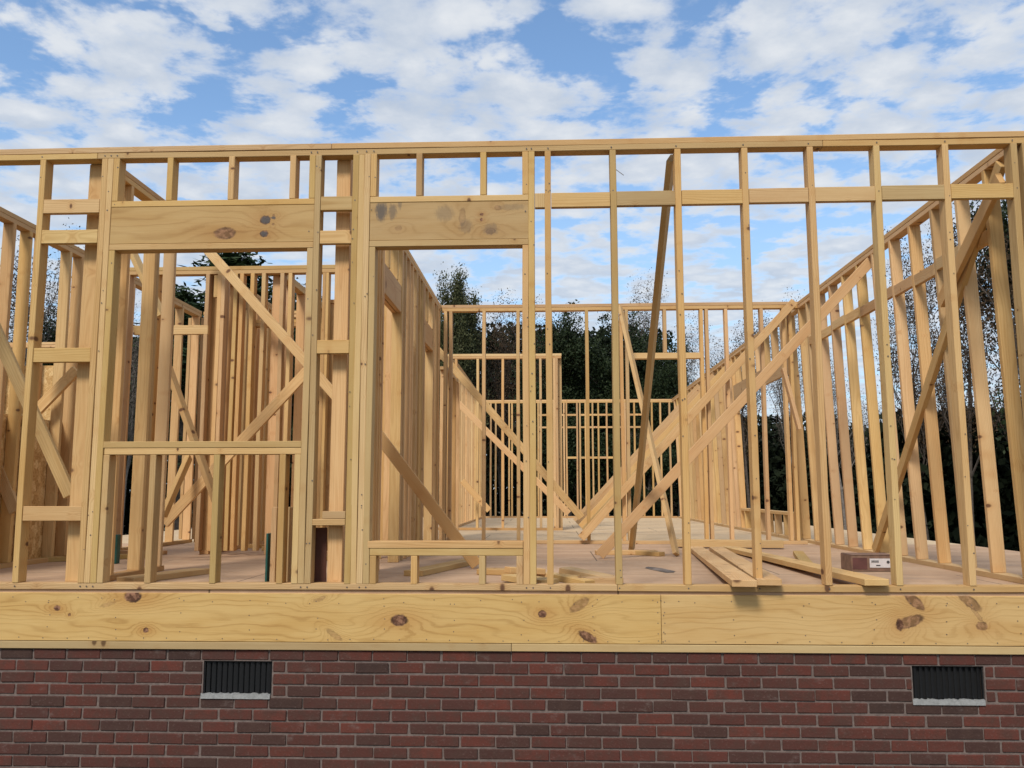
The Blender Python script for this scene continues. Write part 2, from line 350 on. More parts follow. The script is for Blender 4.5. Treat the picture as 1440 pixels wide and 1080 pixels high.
def addbox(bm, x0, x1, y0, y1, z0, z1, bev=0, mi=0):
    r = bmesh.ops.create_cube(bm, size=1.0); vs = r['verts']
    bmesh.ops.scale(bm, vec=(x1-x0, y1-y0, z1-z0), verts=vs)
    bmesh.ops.translate(bm, vec=((x0+x1)/2, (y0+y1)/2, (z0+z1)/2), verts=vs)
    for v in vs:
        for f in v.link_faces: f.material_index = mi
    return vs

H = 2.772; T = .038; WD = .089; PB = H-2*T     # wall height, lumber thickness, stud depth, underside of top plates
# ------------------------------------------------------------------ ground
bm = bmesh.new(); GZ = -1.62
gs = [-900, -300, -120, -60, -30, -15, -6, 0, 6, 15, 30, 60, 120, 300, 900]
vv = [[bm.verts.new((x, y, GZ + (0 if abs(x) < 20 and abs(y) < 30 else random.uniform(-.1, .25)))) for x in gs] for y in gs]
for i in range(len(gs)-1):
    for j in range(len(gs)-1): bm.faces.new((vv[i][j], vv[i][j+1], vv[i+1][j+1], vv[i+1][j]))
tag(meshobj('ground', bm, 'ground'), kind='structure')

# ------------------------------------------------------------------ brick foundation
FX0, FX1, FY1 = -4.75, 2.70, 15.6
found = thing('brick_foundation', 'dark red brick crawlspace wall with grey mortar under the timber rim board', 'brick wall', (0, .1, GZ))
BZ = -.345; PITZ = .0684; PITX = .2045
v1 = (at(286, 930, .01), at(381, 976, .01)); v2 = (at(1283, 937, .01), at(1387, 983, .01))
# vent openings snapped to courses 2..4
def course(n): return BZ - n*PITZ
vz0, vz1 = course(1), course(4)+.012
vents = [(v1[0].x, v1[1].x), (v2[0].x, v2[1].x)]
bm = bmesh.new(); lay = bm.loops.layers.float_color.new('brick')
for n in range(int((BZ-GZ)/PITZ)+1):
    zt = course(n)-.005; zb = course(n+1)+.007
    x = FX0 - 2 + (n % 2)*PITX/2 + random.uniform(-.012, .012)
    while x < FX1+2:
        L = PITX-.0100+random.uniform(-.004, .004); segs = [(x, x+L)]
        if 1 <= n <= 3:
            for (a, b_) in vents:
                ns = []
                for (s0, s1) in segs:
                    if s1 < a-.008 or s0 > b_+.008: ns.append((s0, s1))
                    else:
                        if s0 < a-.03: ns.append((s0, a-.008))
                        if s1 > b_+.03: ns.append((b_+.008, s1))
                segs = ns
        for (s0, s1) in segs:
            yo = random.uniform(-.003, .003); jz = random.uniform(-.0016, .0016)
            vs = addbox(bm, s0, s1, .012+yo, .10, zb+jz, zt+jz)
            for v in vs:
                v.co += Vector((random.uniform(-.0022, .0022), random.uniform(-.0012, .0012), random.uniform(-.0015, .0015)))
            c = (random.betavariate(1.6, 1.6), random.random(), random.random(), 1)
            for f in {f for v in vs for f in v.link_faces}:
                for lp in f.loops: lp[lay] = c
        x += PITX
ge_ = [e for e in bm.edges if min(e.verts[0].co.y, e.verts[1].co.y) < .03]
bmesh.ops.bevel(bm, geom=ge_, offset=.0035, segments=1, affect='EDGES')
meshobj('brickwork', bm, 'brick', found)
bm = bmesh.new()
def mortar_wall(bm):
    xs = [FX0-2, vents[0][0], vents[0][1], vents[1][0], vents[1][1], FX1+2]
    for i in range(5):
        if i % 2 == 0: addbox(bm, xs[i], xs[i+1], .019, .095, GZ, BZ)
        else:
            addbox(bm, xs[i], xs[i+1], .019, .095, GZ, vz1); addbox(bm, xs[i], xs[i+1], .019, .095, vz0, BZ)
mortar_wall(bm); meshobj('mortar', bm, 'mortar', found)
for (a, b_) in vents:
    bm = bmesh.new(); f_ = .007
    addbox(bm, a+.001, b_-.001, .030, .045, vz1+.001, vz1+f_); addbox(bm, a+.001, b_-.001, .030, .045, vz0-f_, vz0-.001)
    addbox(bm, a+.001, a+f_, .030, .045, vz1+f_, vz0-f_); addbox(bm, b_-f_, b_-.001, .030, .045, vz1+f_, vz0-f_)
    fr = meshobj('crawlspace_vent', bm, 'black_plastic', found); fr['label'] = 'black plastic vent with upright slats set in the brick'
    bm = bmesh.new(); N = 12; st = (b_-a-2*f_)/N
    for i in range(N):
        xx = a+f_+st*(i+.5)
        vs = addbox(bm, xx-st*.33, xx+st*.33, .036, .040, vz1+f_, vz0-f_)
        bmesh.ops.rotate(bm, cent=(xx, .038, 0), matrix=Matrix.Rotation(R(28), 3, 'Z'), verts=vs)
    addbox(bm, a+f_, b_-f_, .052, .056, vz1+f_, vz0-f_)
    sl = meshobj('slats', bm, 'black_plastic'); sl.parent = fr
    bm = bmesh.new(); nn = 34
    top = [random.uniform(.004, .011) for _ in range(nn+1)]
    for i in range(nn):                    # rough bed of mortar under the vent
        x0 = a-.008+(b_-a+.002)*i/nn; x1 = a-.008+(b_-a+.002)*(i+1)/nn
        z0 = vz1-.021; q = [bm.verts.new(v) for v in ((x0, .006, z0), (x1, .006, z0), (x1, .010, vz1+top[i+1]), (x0, .010, vz1+top[i]), (x0, .034, vz1+top[i]), (x1, .034, vz1+top[i+1]), (x0, .034, z0), (x1, .034, z0))]
        bm.faces.new((q[0], q[1], q[2], q[3])); bm.faces.new((q[3], q[2], q[5], q[4])); bm.faces.new((q[0], q[6], q[7], q[1]))
    ms = meshobj('mortar_ledge', bm, 'sill_mortar', found); ms['label'] = 'rough pale mortar ledge under the vent'

# ------------------------------------------------------------------ floor platform
plat = thing('floor_platform', 'plywood subfloor platform edged with wide knotty pine rim boards', 'floor platform', (0, .1, -.35))
RT, RB, SB = -.019, -.301, -.345
JX = at(930, 870, 0).x; RX0 = -6.3; RX1 = 4.2
def loc_k(lst, cx, cz, flip=False):
    out = []
    for q_ in lst:
        u, v, ru, rv, s_ = q_[:5]; p = at(u, v, 0); out.append((p.x-cx, p.z-cz, ru/236., rv/236., s_)+tuple(q_[5:]))
    return out
cz = (RT+RB)/2; c1 = (RX0+JX)/2; c2 = (JX+RX1)/2
k1 = loc_k([(187, 839, 13, 8, 1.), (80.5, 855.6, 5, 4, 1), (98, 865, 2, 2, .8), (205.5, 886, 4, 3.5, 1), (561.6, 872.5, 12, 8, 1), (763, 863.5, 6, 5, 1), (815, 851, 16, 7, .5, 35), (827, 896, 15, 6, .95, -30), (449, 843, 10, 3, .3, 20), (470, 893, 14, 4, .3, -35), (152, 850, 12, 3, .25, 15)], c1, cz)
k2 = loc_k([(1286, 846, 17, 7, .75, -42), (1279, 875, 20, 8, .75, 18), (1265, 879, 5, 8, 1), (1364, 847, 19, 7, .6, -38), (1381, 881, 8, 6, .65), (1372, 862, 16, 3, .3, -55)], c2, cz)
M['rim1'] = feature_board('rim_board_pine', k1, (.60, .395, .15, 1), (.36, .195, .055, 1))
M['rim2'] = feature_board('second_rim_board_pine', k2, (.59, .39, .165, 1), (.41, .235, .08, 1))
def fboard(name, parent, x0, x1, y0, y1, z0, z1, mk):      # local z along x, local x up
    me = board_mesh(x1-x0, z1-z0, y1-y0, mk); z = Vector((1, 0, 0)); x = Vector((0, 0, 1)); y = z.cross(x)
    mw = Matrix((x, y, z)).transposed().to_4x4(); mw.translation = ((x0+x1)/2, (y0+y1)/2, (z0+z1)/2)
    return place(name, me, mw, parent)
fboard('rim_board', plat, RX0, JX-.0012, .000, .038, RB+.0015, RT, 'rim1'); fboard('rim_board', plat, JX+.0012, RX1, .0015, .0395, RB+.003, RT, 'rim2')
# treated sill plate in two lengths
sj = at(719, 908, 0).x
bxx('sill_plate', plat, RX0, sj, -.004, .132, SB, RB-.001, 'treated'); bxx('sill_plate', plat, sj+.002, RX1, -.001, .135, SB, RB-.0005, 'treated')
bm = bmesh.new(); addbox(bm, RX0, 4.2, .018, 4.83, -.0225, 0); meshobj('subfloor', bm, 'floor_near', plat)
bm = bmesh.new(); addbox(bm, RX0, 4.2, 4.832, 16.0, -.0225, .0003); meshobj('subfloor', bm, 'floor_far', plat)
bm = bmesh.new(); addbox(bm, RX0, -4.95, .04, 16., -1.6, -.023); addbox(bm, 3., 4.1, .04, 16., -1.6, -.023)
bm.free()
# nail heads in the rim boards and plate
def disc(bm, p, n, r, h=.0015):
    rr = bmesh.ops.create_cone(bm, cap_ends=True, segments=8, radius1=r, radius2=r, depth=h)
    q = Vector(n).to_track_quat('Z', 'Y').to_matrix()
    bmesh.ops.rotate(bm, matrix=q, verts=rr['verts'], cent=(0, 0, 0)); bmesh.ops.translate(bm, vec=p, verts=rr['verts'])
bm = bmesh.new(); x = RX0+.1
while x < RX1:
    disc(bm, (x, -.0005, RB+.018+random.uniform(-.004, .004)), (0, -1, 0), .0033)
    if random.random() < .75: disc(bm, (x+random.uniform(0, .1), -.0005, RT-.03+random.uniform(-.03, .004)), (0, -1, 0), .003)
    x += random.uniform(.13, .19)
x = RX0+.05
while x < RX1:
    for zz_ in (-.07, -.15, -.23): disc(bm, (x+random.uniform(-.01, .01), -.0005, zz_+random.uniform(-.02, .02)), (0, -1, 0), .0032)
    x += .4064
for zz_ in (-.06, -.12, -.18, -.24, -.28):
    for s_ in (-1, 1): disc(bm, (JX+s_*.02, -.0005 if s_ < 0 else .001, zz_), (0, -1, 0), .0032)
nl = meshobj('nail_heads', bm, 'nail', plat); tag(nl, kind='stuff')

# ------------------------------------------------------------------ front wall
fw = thing('framed_wall', 'long front stud wall of new pine with two window openings above the brick', 'stud wall', (-.4, .045, 0))
def mx(t_, b_=None):                  # x of a plumb member measured at top and bottom
    a = at(t_[0], t_[1], 0).x
    return a if b_ is None else (a+at(b_[0], b_[1], 0).x)/2
def stud(x, z0=T, z1=PB, y0=0., name='stud', par=None, mk='pine', nails=True):
    return bxx(name, par or fw, x-T/2, x+T/2, y0, y0+WD, z0, z1, mk)
for (a, b_, zo) in ((-6.25, mx((466, 206)), 0), (mx((466, 206))+.002, 3.9, 0)): bxx('top_plate', fw, a, b_, 0, WD, H-T+.0005, H)
for (a, b_) in ((-6.25, mx((137, 215))), (mx((137, 215))+.002, 1.3), (1.302, 3.9)): bxx('top_plate', fw, a, b_, .0015, WD+.0015, PB, H-T-.0005)
for (a, b_) in ((-6.25, -.005), (-.003, 3.9)): bxx('bottom_plate', fw, a, b_, 0, WD, .001, T)
xA = mx((62.5, 225), (19, 818)); stud(xA)
xBl = mx((145, 225), (107, 818)); xB = [xBl+T*.5+i*(T+.0008) for i in range(3)]
xKr = mx((451, 218), (438, 818)); xK = xKr-T/2; xKj = xK-T-.001
xC = mx((501, 218), (488, 818)); stud(xC)
xD = mx((517.5, 218), (505, 818)); xDj = xD+T+.001
xEj = mx((739, 218), (740, 818)); xE = xEj+T+.001
zat = lambda v, u=300: at(u, v, 0).z
h1t, h1b = zat(281, 300), zat(350, 300)      # header over the left window
h2t, h2b = zat(275, 630), zat(345.5, 630)
# left window
stud(xB[0]); stud(xB[1]); stud(xB[2], z1=h1b-.001, name='jack_stud')
stud(xB[2], z0=h1t+.001, name='cripple_stud')
stud(xK); stud(xKj, z1=h1b-.001, name='jack_stud'); stud(xKj, z0=h1t+.001, name='cripple_stud')
hl, hr = xB[1]+T/2+.001, xK-T/2-.001
bxx('header_plate', fw, hl, hr, 0, WD, h1t-T, h1t); bxx('header_plate', fw, hl, hr, 0, WD, h1b, h1b+T)
hk1 = [(at(316, 328, 0), 16, 9, .75), (at(373, 309, 0), 7.5, 6.5, 1), (at(371.5, 328.6, 0), 6, 5, 1), (at(385, 303, 0), 2.5, 2, .5), (at(384, 315, 0), 2, 2, .5)]
hc, hz = (hl+hr)/2, (h1t-T+h1b+T)/2
M['head1'] = feature_board('left_header_pine', [(p.x-hc, p.z-hz, a/226, b_/226, s_) for (p, a, b_, s_) in hk1], (.50, .325, .135, 1), (.34, .19, .065, 1), 70., [(at(u, v, 0).x-hc, at(u, v, 0).z-hz, a/226, b_/226, .9) for (u, v, a, b_) in ((373, 309, 7, 6), (371.5, 328.6, 5.5, 4.5), (384, 306, 4, 2.5))])
fboard('header', fw, hl, hr, .002, .040, h1b+T+.001, h1t-T-.001, 'head1')
fboard('header', fw, hl, hr, .050, .088, h1b+T+.001, h1t-T-.001, 'head1')
for u in (238.5, 325, 411.5): stud(at(u, 250, 0).x, z0=h1t+.001, name='cripple_stud')
s1t, s1b = at(300, 620.5, 0).z, at(300, 639, 0).z; sm = (s1t+s1b)/2
sl0, sl1 = xB[2]+T/2+.001, xKj-T/2-.001
bxx('window_sill', fw, sl0-.003, sl1, -.003, WD-.003, sm+.0006, s1t); bxx('window_sill', fw, sl0+.004, sl1+.0005, 0, WD, s1b, sm-.0006)
for (t_, b_) in (((216, 645), (206, 815)), ((306, 645), (297, 815)), ((397, 645), (392.5, 815))): stud(mx(t_, b_), z1=s1b-.001, name='cripple_stud')
stud(sl1-T/2-.001, z1=s1b-.001, name='cripple_stud'); stud(sl0+T/2+.001, z1=s1b-.001, name='cripple_stud')
# right window
stud(xD); stud(xD-T-.001, y0=.004); stud(xDj, z1=h2b-.001, name='jack_stud'); stud(xDj, z0=h2t+.001, name='cripple_stud')
stud(xE); stud(xEj, z1=h2b-.001, name='jack_stud'); stud(xEj, z0=h2t+.001, name='cripple_stud')
hl, hr = xD+T/2+.001, xE-T/2-.001; hc = (hl+hr)/2; hz = (h2t+h2b)/2
bxx('header_plate', fw, hl, hr, 0, WD, h2t-T, h2t); bxx('header_plate', fw, hl, hr, 0, WD, h2b, h2b+T)
def l2(u, v): p = at(u, v, 0); return p.x-hc, p.z-hz
hk2 = [(677, 301, 2.6, 2.4, 1), (677, 309, 2.6, 2.4, 1), (700, 292, 5, 4, .35), (690, 325, 7, 5, .4), (560, 321, 5, 4, .3), (650, 305, 5, 14, .25)]
st2 = [(536, 297, 9, 15, .85), (552, 297, 6, 13, .6), (562, 288, 3, 8, .5), (625, 300, 14, 12, .35), (655, 318, 10, 10, .35), (690, 322, 12, 9, .4), (720, 291, 20, 5, .3)]
M['head2'] = feature_board('right_header_pine', [(*l2(u, v), a/228, b_/228, s_) for (u, v, a, b_, s_) in hk2], (.46, .305, .14, 1), (.35, .21, .085, 1), 60., [(*l2(u, v), a/228, b_/228, s_) for (u, v, a, b_, s_) in st2])
hd = fboard('header', fw, hl, hr, .003, .041, h2b+T+.001, h2t-T-.001, 'head2'); hd['label'] = 'grey stained header board over the right window opening'
fboard('header', fw, hl, hr, .050, .088, h2b+T+.001, h2t-T-.001, 'head2')
for u, v in ((589.5, 240), (679.5, 240)): stud(at(u, v, 0).x, z0=h2t+.001, name='cripple_stud')
s2t, s2b = at(630, 761, 0).z, at(630, 781.5, 0).z; sm = (s2t+s2b)/2
sl0, sl1 = xDj+T/2+.001, xEj-T/2-.001
bxx('window_sill', fw, sl0-.012, sl1, -.004, WD-.004, sm+.0006, s2t); bxx('window_sill', fw, sl0, sl1, 0, WD, s2b, sm-.0006)
for (b_) in ((582, 805), (678, 805)): stud(at(*b_, 0).x, z1=s2b-.001, name='cripple_stud')
stud(sl0+T/2+.001, z1=s2b-.001, name='cripple_stud'); stud(sl1-T/2-.001, z1=s2b-.001, name='cripple_stud')
x771 = mx((770.4, 212), (773.8, 818)); stud(x771)
xk = [0.0]+[mx(a, b_) for a, b_ in (((953, 210), (968, 820)), ((1047, 207), (1068, 820)), ((1140, 205), (1165, 820)), ((1234, 203), (1264.2, 820)), ((1330, 200), (1367.8, 820)))]+[at(1425.5, 200, 0).x]
xk[0] = mx((862.7, 210), (870, 817))
for x in xk: stud(x)
stud(xk[-1]+T+.03, y0=.0); 
for x in (xk[-1]+.42, xk[-1]+.83, xk[-1]+1.2): stud(x)
for x in (xA-.4064, xA-.813, xA-1.22, xA-1.63): stud(x)
# flat blocking between the studs
def block(xa, xb, v0, v1, u, y0=.001):
    a, b_ = xa+T/2+.001, xb-T/2-.001
    z1, z0 = at(u, v0, 0).z, at(u, v1, 0).z
    bxx('blocking', fw, a, b_, y0, y0+.038, z0, z1)
for v0, v1 in ((280, 299.5), (323, 342), (489, 509), (712, 732.5)): block(xA, xB[0], v0, v1, 100)
for v0, v1 in ((276, 295.5), (324, 342.5), (478, 497)): block(xK, xC, v0, v1, 468)
bxx('blocking', fw, xK+T/2+.001, xC-T/2-.001, .002, .09, at(468, 739, 0).z, at(468, 730, 0).z)
bxx('blocking', fw, xK+T/2+.06, xC-T/2-.001, .004, .042, at(468, 729.5, 0).z, at(468, 719, 0).z)
xs = [xE, x771]+xk
vz = [(271, 291)]*2
for i in range(len(xs)-1):
    um = 760 if i == 0 else (815 if i == 1 else 862+93*(i-1.5))
    vt = 271.5 - (um-760)*.0218
    block(xs[i], xs[i+1], vt, vt+20.3, um, y0=.001+.002*(i % 2))
nb = bmesh.new(); disc(nb, at(871, 242, -.004), (.7, -.45, -.75), .0022, .08)
o = meshobj('bent_nail', nb, 'nail', fw); o['label'] = 'nail sticking out beside the stud top'
# nail heads on the visible faces of the front wall
bm = bmesh.new()
for x in [xA]+xB+[xK, xKj, xC, xD, xDj, xE, xEj, x771]+xk:
    for _ in range(8):
        disc(bm, (x+random.uniform(-.014, .014), -.0004, random.uniform(.08, 2.65)), (0, -1, 0), random.uniform(.0028, .0046))
    disc(bm, (x, -.0004, T*.5), (0, -1, 0), .0045)
    disc(bm, (x+random.uniform(-.01, .01), -.0004, H-T*1.5), (0, -1, 0), .0045)
tag(meshobj('nail_heads', bm, 'nail', fw), kind='stuff')

# ------------------------------------------------------------------ walls running in depth / across
def wall_y(par, x0, ys, ya, yb, mk='pine2', blocks=None, skip=(), zt=H, plates=True, off=0.):
    """stud wall along y: studs at ys (near faces), plates from ya to yb, inner corner x0..x0+.089"""
    bxx('top_plate', par, x0, x0+WD, ya, yb, zt-T+.0005, zt, mk); bxx('top_plate', par, x0+.002, x0+WD-.001, ya+.01, yb-.01, zt-2*T, zt-T-.0005, mk)
    if plates: bxx('bottom_plate', par, x0, x0+WD, ya, yb, .001, T, mk)
    for y in ys: bxx('stud', par, x0, x0+WD, y, y+T, T if plates else .001, zt-2*T, mk)
def wall_x(par, y0, xs, xa, xb, mk='pine2', zt=H, z0=0., bottom=True):
    bxx('top_plate', par, xa, xb, y0, y0+WD, zt-T+.0005, zt, mk); bxx('top_plate', par, xa+.005, xb-.005, y0+.0015, y0+WD, zt-2*T, zt-T-.0005, mk)
    if bottom: bxx('bottom_plate', par, xa, xb, y0, y0+WD, .001, T, mk)
    for x in xs:
        if isinstance(x, tuple): x, za, zb = x
        else: za, zb = T, zt-2*T
        bxx('stud' if zb-za > 1.6 else 'cripple_stud', par, x-T/2, x+T/2, y0, y0+WD, za, zb, mk)
S = .4064
# right exterior wall, leaning in slightly at the top
rw = thing('framed_wall', 'long right side stud wall running back in depth with mid height blocking', 'stud wall', (2.575, 0, 0))
RXI = 2.575
ysr = [.10]+[.455+S*k for k in range(11)]+[4.83]
win = (5.45, 8.6)
yb = 5.30
while yb < 15.2:
    if not (win[0] < yb < win[1]): ysr.append(yb)
    yb += S
ysr += [win[0]-.04, win[0]-.08, win[1]+.02, win[1]+.06]
wall_y(rw, RXI, ysr, .092, 15.4)
bxx('header', rw, RXI+.002, RXI+.04, win[0], win[1], 2.02, 2.25, 'pine2'); bxx('window_sill', rw, RXI, RXI+WD, win[0], win[1], .30, .338, 'pine2')
for k in range(7): bxx('cripple_stud', rw, RXI, RXI+WD, win[0]+.2+.45*k, win[0]+.238+.45*k, T, .299, 'pine2'); bxx('cripple_stud', rw, RXI, RXI+WD, win[0]+.2+.45*k, win[0]+.238+.45*k, 2.251, PB, 'pine2')
for i in range(1, 11):
    y0_, y1_ = ysr[i]+T+.001, ysr[i+1]-.001
    bxx('blocking', rw, RXI+.0, RXI+.038, y0_, y1_, 2.20+.012*(i % 3), 2.289+.012*(i % 3), 'pine2')
rw.rotation_euler = (0, -math.atan((2.575-2.487)/H), 0)
# partition beside the right window
PX = -1.75
pw = thing('framed_wall', 'interior partition of close studs with two door openings behind the right window opening', 'stud wall', (PX, .1, 0))
d1, d2 = (1.30, 2.11), (3.53, 4.19)
ysp = [.095+S*k for k in range(12)]
ysp = [y for y in ysp if not any(a-.03 < y < b_ for a, b_ in (d1, d2))]+[d1[0]-.04, d1[0]-.08, d1[1], d1[1]+.04, d2[0]-.04, d2[0]-.08, d2[1], d2[1]+.04, .135, .175, 2.72, 2.95, 3.0, 4.74, 2.32, 3.15, .28, .7, 1.1, 4.45, 4.6]
wall_y(pw, PX, ysp, .092, 4.82, plates=False)
for (a, b_) in ((.092, d1[0]-.041), (d1[1]+.079, d2[0]-.081), (d2[1]+.079, 4.7)): pass
for (a, b_) in (d1, d2):
    bxx('header', pw, PX, PX+.038, a, b_, 2.115, 2.35, 'pine2'); bxx('header', pw, PX+.045, PX+.083, a, b_, 2.117, 2.352, 'pine2')
    for k in range(2): bxx('cripple_stud', pw, PX, PX+WD, a+.2+.38*k, a+.238+.38*k, 2.353, PB, 'pine2')
# wall across behind: back1
Y1 = 4.83
b1 = thing('framed_wall', 'middle cross wall with tall studs and an empty door header seen through the right bays', 'stud wall', (.4, Y1, 0))
X1 = lambda u, v=600: at(u, v, Y1).x
h_z = at(935, 496, Y1).z; h_zb = at(935, 504, Y1).z
wall_x(b1, Y1, [X1(625), X1(632.5), X1(680.5, 480), X1(728.5, 480), X1(745), X1(775), X1(825.5, 500), X1(876), X1(883.5), (X1(935, 460), h_z+.001, PB), X1(990.5), X1(998), (X1(1021, 450), T, PB), X1(1071, 450), X1(1108), X1(1117)], -1.66, 2.49)
bxx('header', b1, X1(886), X1(988), Y1, Y1+WD, h_zb, h_z, 'pine2')
# back2
Y2 = 8.5; X2 = lambda u, v=560: at(u, v, Y2).x
b2 = thing('framed_wall', 'short cross wall farther back whose top stops at a corner post', 'stud wall', (-1, Y2, 0))
wall_x(b2, Y2, [X2(626), X2(641), X2(671.5), X2(707), X2(738), X2(760), X2(783), X2(779.5)], X2(612), X2(790))
# partition going back from its end post
b3 = thing('framed_wall', 'partition running back from the corner post behind the third bay', 'stud wall', (X2(788), Y2+.1, 0))
wall_y(b3, X2(782), [Y2+.1, Y2+.5, Y2+.95], Y2+.095, Y2+1.1)
# left run beyond the partition
b4 = thing('framed_wall', 'left inner wall of doubled studs far beyond the cross wall', 'stud wall', (-1.83, 4.95, 0))
wall_y(b4, -2.03, [8.7+S*k for k in range(16)]+[8.74, 10.0, 12.4], 8.6, 15.2)
b5 = thing('framed_wall', 'stub wall of doubled studs just beyond the dense partition', 'stud wall', (-1.83, 5.0, 0))
for k, (x, y) in enumerate(((-1.62, 5.2), (-1.62, 5.6), (-1.60, 6.0), (-1.6, 6.4))): bxx('stud', b5, x-.089, x, y, y+T, T, 2.05, 'pine2')
bxx('top_plate', b5, -1.709, -1.62, 5.15, 6.5, 2.051, 2.089, 'pine2'); bxx('bottom_plate', b5, -1.709, -1.62, 5.15, 6.5, .001, T, 'pine2')
# far exterior wall
Y3 = 15.45; X3 = lambda u, v=640: at(u, v, Y3).x; Z3 = lambda v: at(830, v, Y3).z
b6 = thing('framed_wall', 'farthest cross wall with window openings against the dark trees', 'stud wall', (0, Y3, 0))
fx = [656, 668, 690, 697, 706, 716, 720, 742, 757, 770, 779, 793.5, 797, 812, 816, 824, 834, 842, 854, 866, 880, 893, 905, 918, 930, 943, 956, 970, 985, 1000, 1015]
wall_x(b6, Y3, [X3(u) for u in fx], X3(646), 2.57)
for (u0, u1, v0, v1) in ((757, 905, 582, 584.6), (757, 905, 599.5, 602), (790, 868, 642, 645)):
    for i in range(len(fx)-1):
        if fx[i] >= u0-2 and fx[i+1] <= u1+2 and fx[i+1]-fx[i] > 5:
            bxx('blocking', b6, X3(fx[i])+T/2, X3(fx[i+1])-T/2, Y3+.004, Y3+.042, Z3(v1), Z3(v0), 'pine2')
# ---- left rooms
lw = thing('framed_wall', 'left exterior stud wall partly sheathed in orange strand board', 'stud wall', (-4.64, .1, 0))
wall_y(lw, -4.70, [.10, .52, .92, 1.28, 1.70, 2.10, 2.50, 2.86, 1.50, 2.30, 3.3, 3.7, 4.1, 4.5, 4.97], .092, 5.06)
bm = bmesh.new(); addbox(bm, -.006, .006, .1, 3.0, -.02, 1.20); o = meshobj('sheathing', bm, 'osb'); o.parent = lw; o.location = (-4.708+4.64, -.1, 0)
YL = 2.95; XL = lambda u, v=560: at(u, v, YL).x
b7 = thing('framed_wall', 'cross wall of studs seen through the left window opening', 'stud wall', (-3, YL, 0))
zbk = at(270, 460, YL).z
wall_x(b7, YL, [XL(325), XL(365), XL(178, 430), XL(212), XL(226), XL(291, 420), XL(302), XL(312, 450), XL(337, 470), XL(349), XL(396, 420), XL(403), XL(428), XL(452), XL(459, 420), XL(500)], -4.6, -1.77, bottom=False)
bxx('bottom_plate', b7, -4.6, XL(240), YL, YL+WD, .001, T, 'pine2'); bxx('bottom_plate', b7, XL(380), -1.77, YL, YL+WD, .001, T, 'pine2')
for a, b_ in ((XL(182), XL(209)), (XL(229), XL(288))): bxx('blocking', b7, a, b_, YL+.001, YL+.039, zbk-.07, zbk+.019, 'pine2')
bxx('blocking', b7, XL(294), XL(309), YL+.001, YL+.039, at(300, 418, YL).z, at(300, 387, YL).z, 'pine2')
b8 = thing('framed_wall', 'short left partition meeting the front wall beside the window opening', 'stud wall', (-3.37, .1, 0))
wall_y(b8, -3.372, [.095, .135, .49, .89, .93, 1.22], .092, 1.30)
b9 = thing('framed_wall', 'closet partition with a sloping top line behind the long diagonal brace', 'stud wall', (-3.7, 3.1, 0))
wall_y(b9, -3.72, [3.05+S*k for k in range(5)]+[3.1, 3.9, 4.1, 4.55, 3.3], 3.045, 4.96)
b10 = thing('framed_wall', 'rear cross wall of the left rooms behind several other walls', 'stud wall', (-3, 5.07, 0))
XM = lambda u, v=560: at(u, v, 5.07).x
wall_x(b10, 5.07, [XM(u) for u in (262, 280, 300, 345, 393, 421, 452, 480)], -4.6, -1.78)
b11 = thing('framed_wall', 'inner closet wall of overlapping studs in the middle of the left rooms', 'stud wall', (-3.0, 3.1, 0))
wall_y(b11, -3.10, [3.05+S*k for k in range(5)]+[3.09, 4.3], 3.045, 4.96)
b13 = thing('framed_wall', 'hallway wall of overlapping studs left of the right window opening', 'stud wall', (-2.5, 3.1, 0))
wall_y(b13, -2.55, [3.05+S*k for k in range(5)]+[3.09, 3.9], 3.045, 4.96, zt=2.45)
b14 = thing('framed_wall', 'rear closet stub wall between the left room walls', 'stud wall', (-3.4, 4.1, 0))
wall_x(b14, 4.0, [at(u, 560, 4.0).x for u in (318, 330, 352)], at(310, 560, 4.).x, -3.11, zt=2.45)
for x in (at(536, 560, 2.6).x, at(549, 560, 2.6).x): bxx('stud', b7, x-.05, x+.039, 2.60, 2.60+T, T, 2.3, 'pine2')
b12 = thing('framed_wall', 'low garage wall at far left with strand board behind its studs', 'stud wall', (-7, 7.1, 0))
wall_x(b12, 7.1, [at(u, 560, 7.1).x for u in (-60, -30, 0, 24, 50, 74, 100, 124, 130)], at(-90, 560, 7.1).x, at(136, 560, 7.1).x)
bm = bmesh.new(); xa_, xb_ = at(-90, 560, 7.1).x+7, at(136, 560, 7.1).x+7; addbox(bm, xa_, xb_, -.006, .006, -.02, 2.44); o = meshobj('sheathing', bm, 'osb'); o.parent = b12; o.location = (0, WD+.008, 0)
# brown panel and green wrapped edges standing against the partition's end
o = bxx('hardboard_panel', None, at(438, 780, .14).x, at(460, 780, .14).x, .125, .135, .001, at(450, 742, .13).z, 'brownboard'); tag(o, 'dark brown hardboard panel standing between studs left of the right window', 'panel')
o = bxx('wrapped_board', None, at(374.5, 790, .2).x, at(377.5, 790, .2).x, .18, .30, .001, at(377, 750, .2).z, 'green_edge'); tag(o, 'green edged board on end under the left window opening', 'board')
o = bxx('board_offcut', None, at(381, 790, .2).x, at(388.5, 790, .2).x, .18, .27, .001, at(385, 713, .2).z, 'pine2'); tag(o, 'short stud offcut upright beside the green edged board', 'board')
o = bxx('board_offcut', None, at(402, 790, .2).x, at(408, 790, .2).x, .16, .25, .001, at(405, 713, .2).z, 'pine'); tag(o, 'short upright offcut against the studs right of the left window', 'board')
o = bxx('wrapped_board', None, at(160.5, 760, 1.9).x, at(165, 760, 1.9).x, 1.9, 1.96, .001, at(163, 752, 1.9).z, 'green_edge'); tag(o, 'small green wrapped roll end beside the left king studs', 'board')

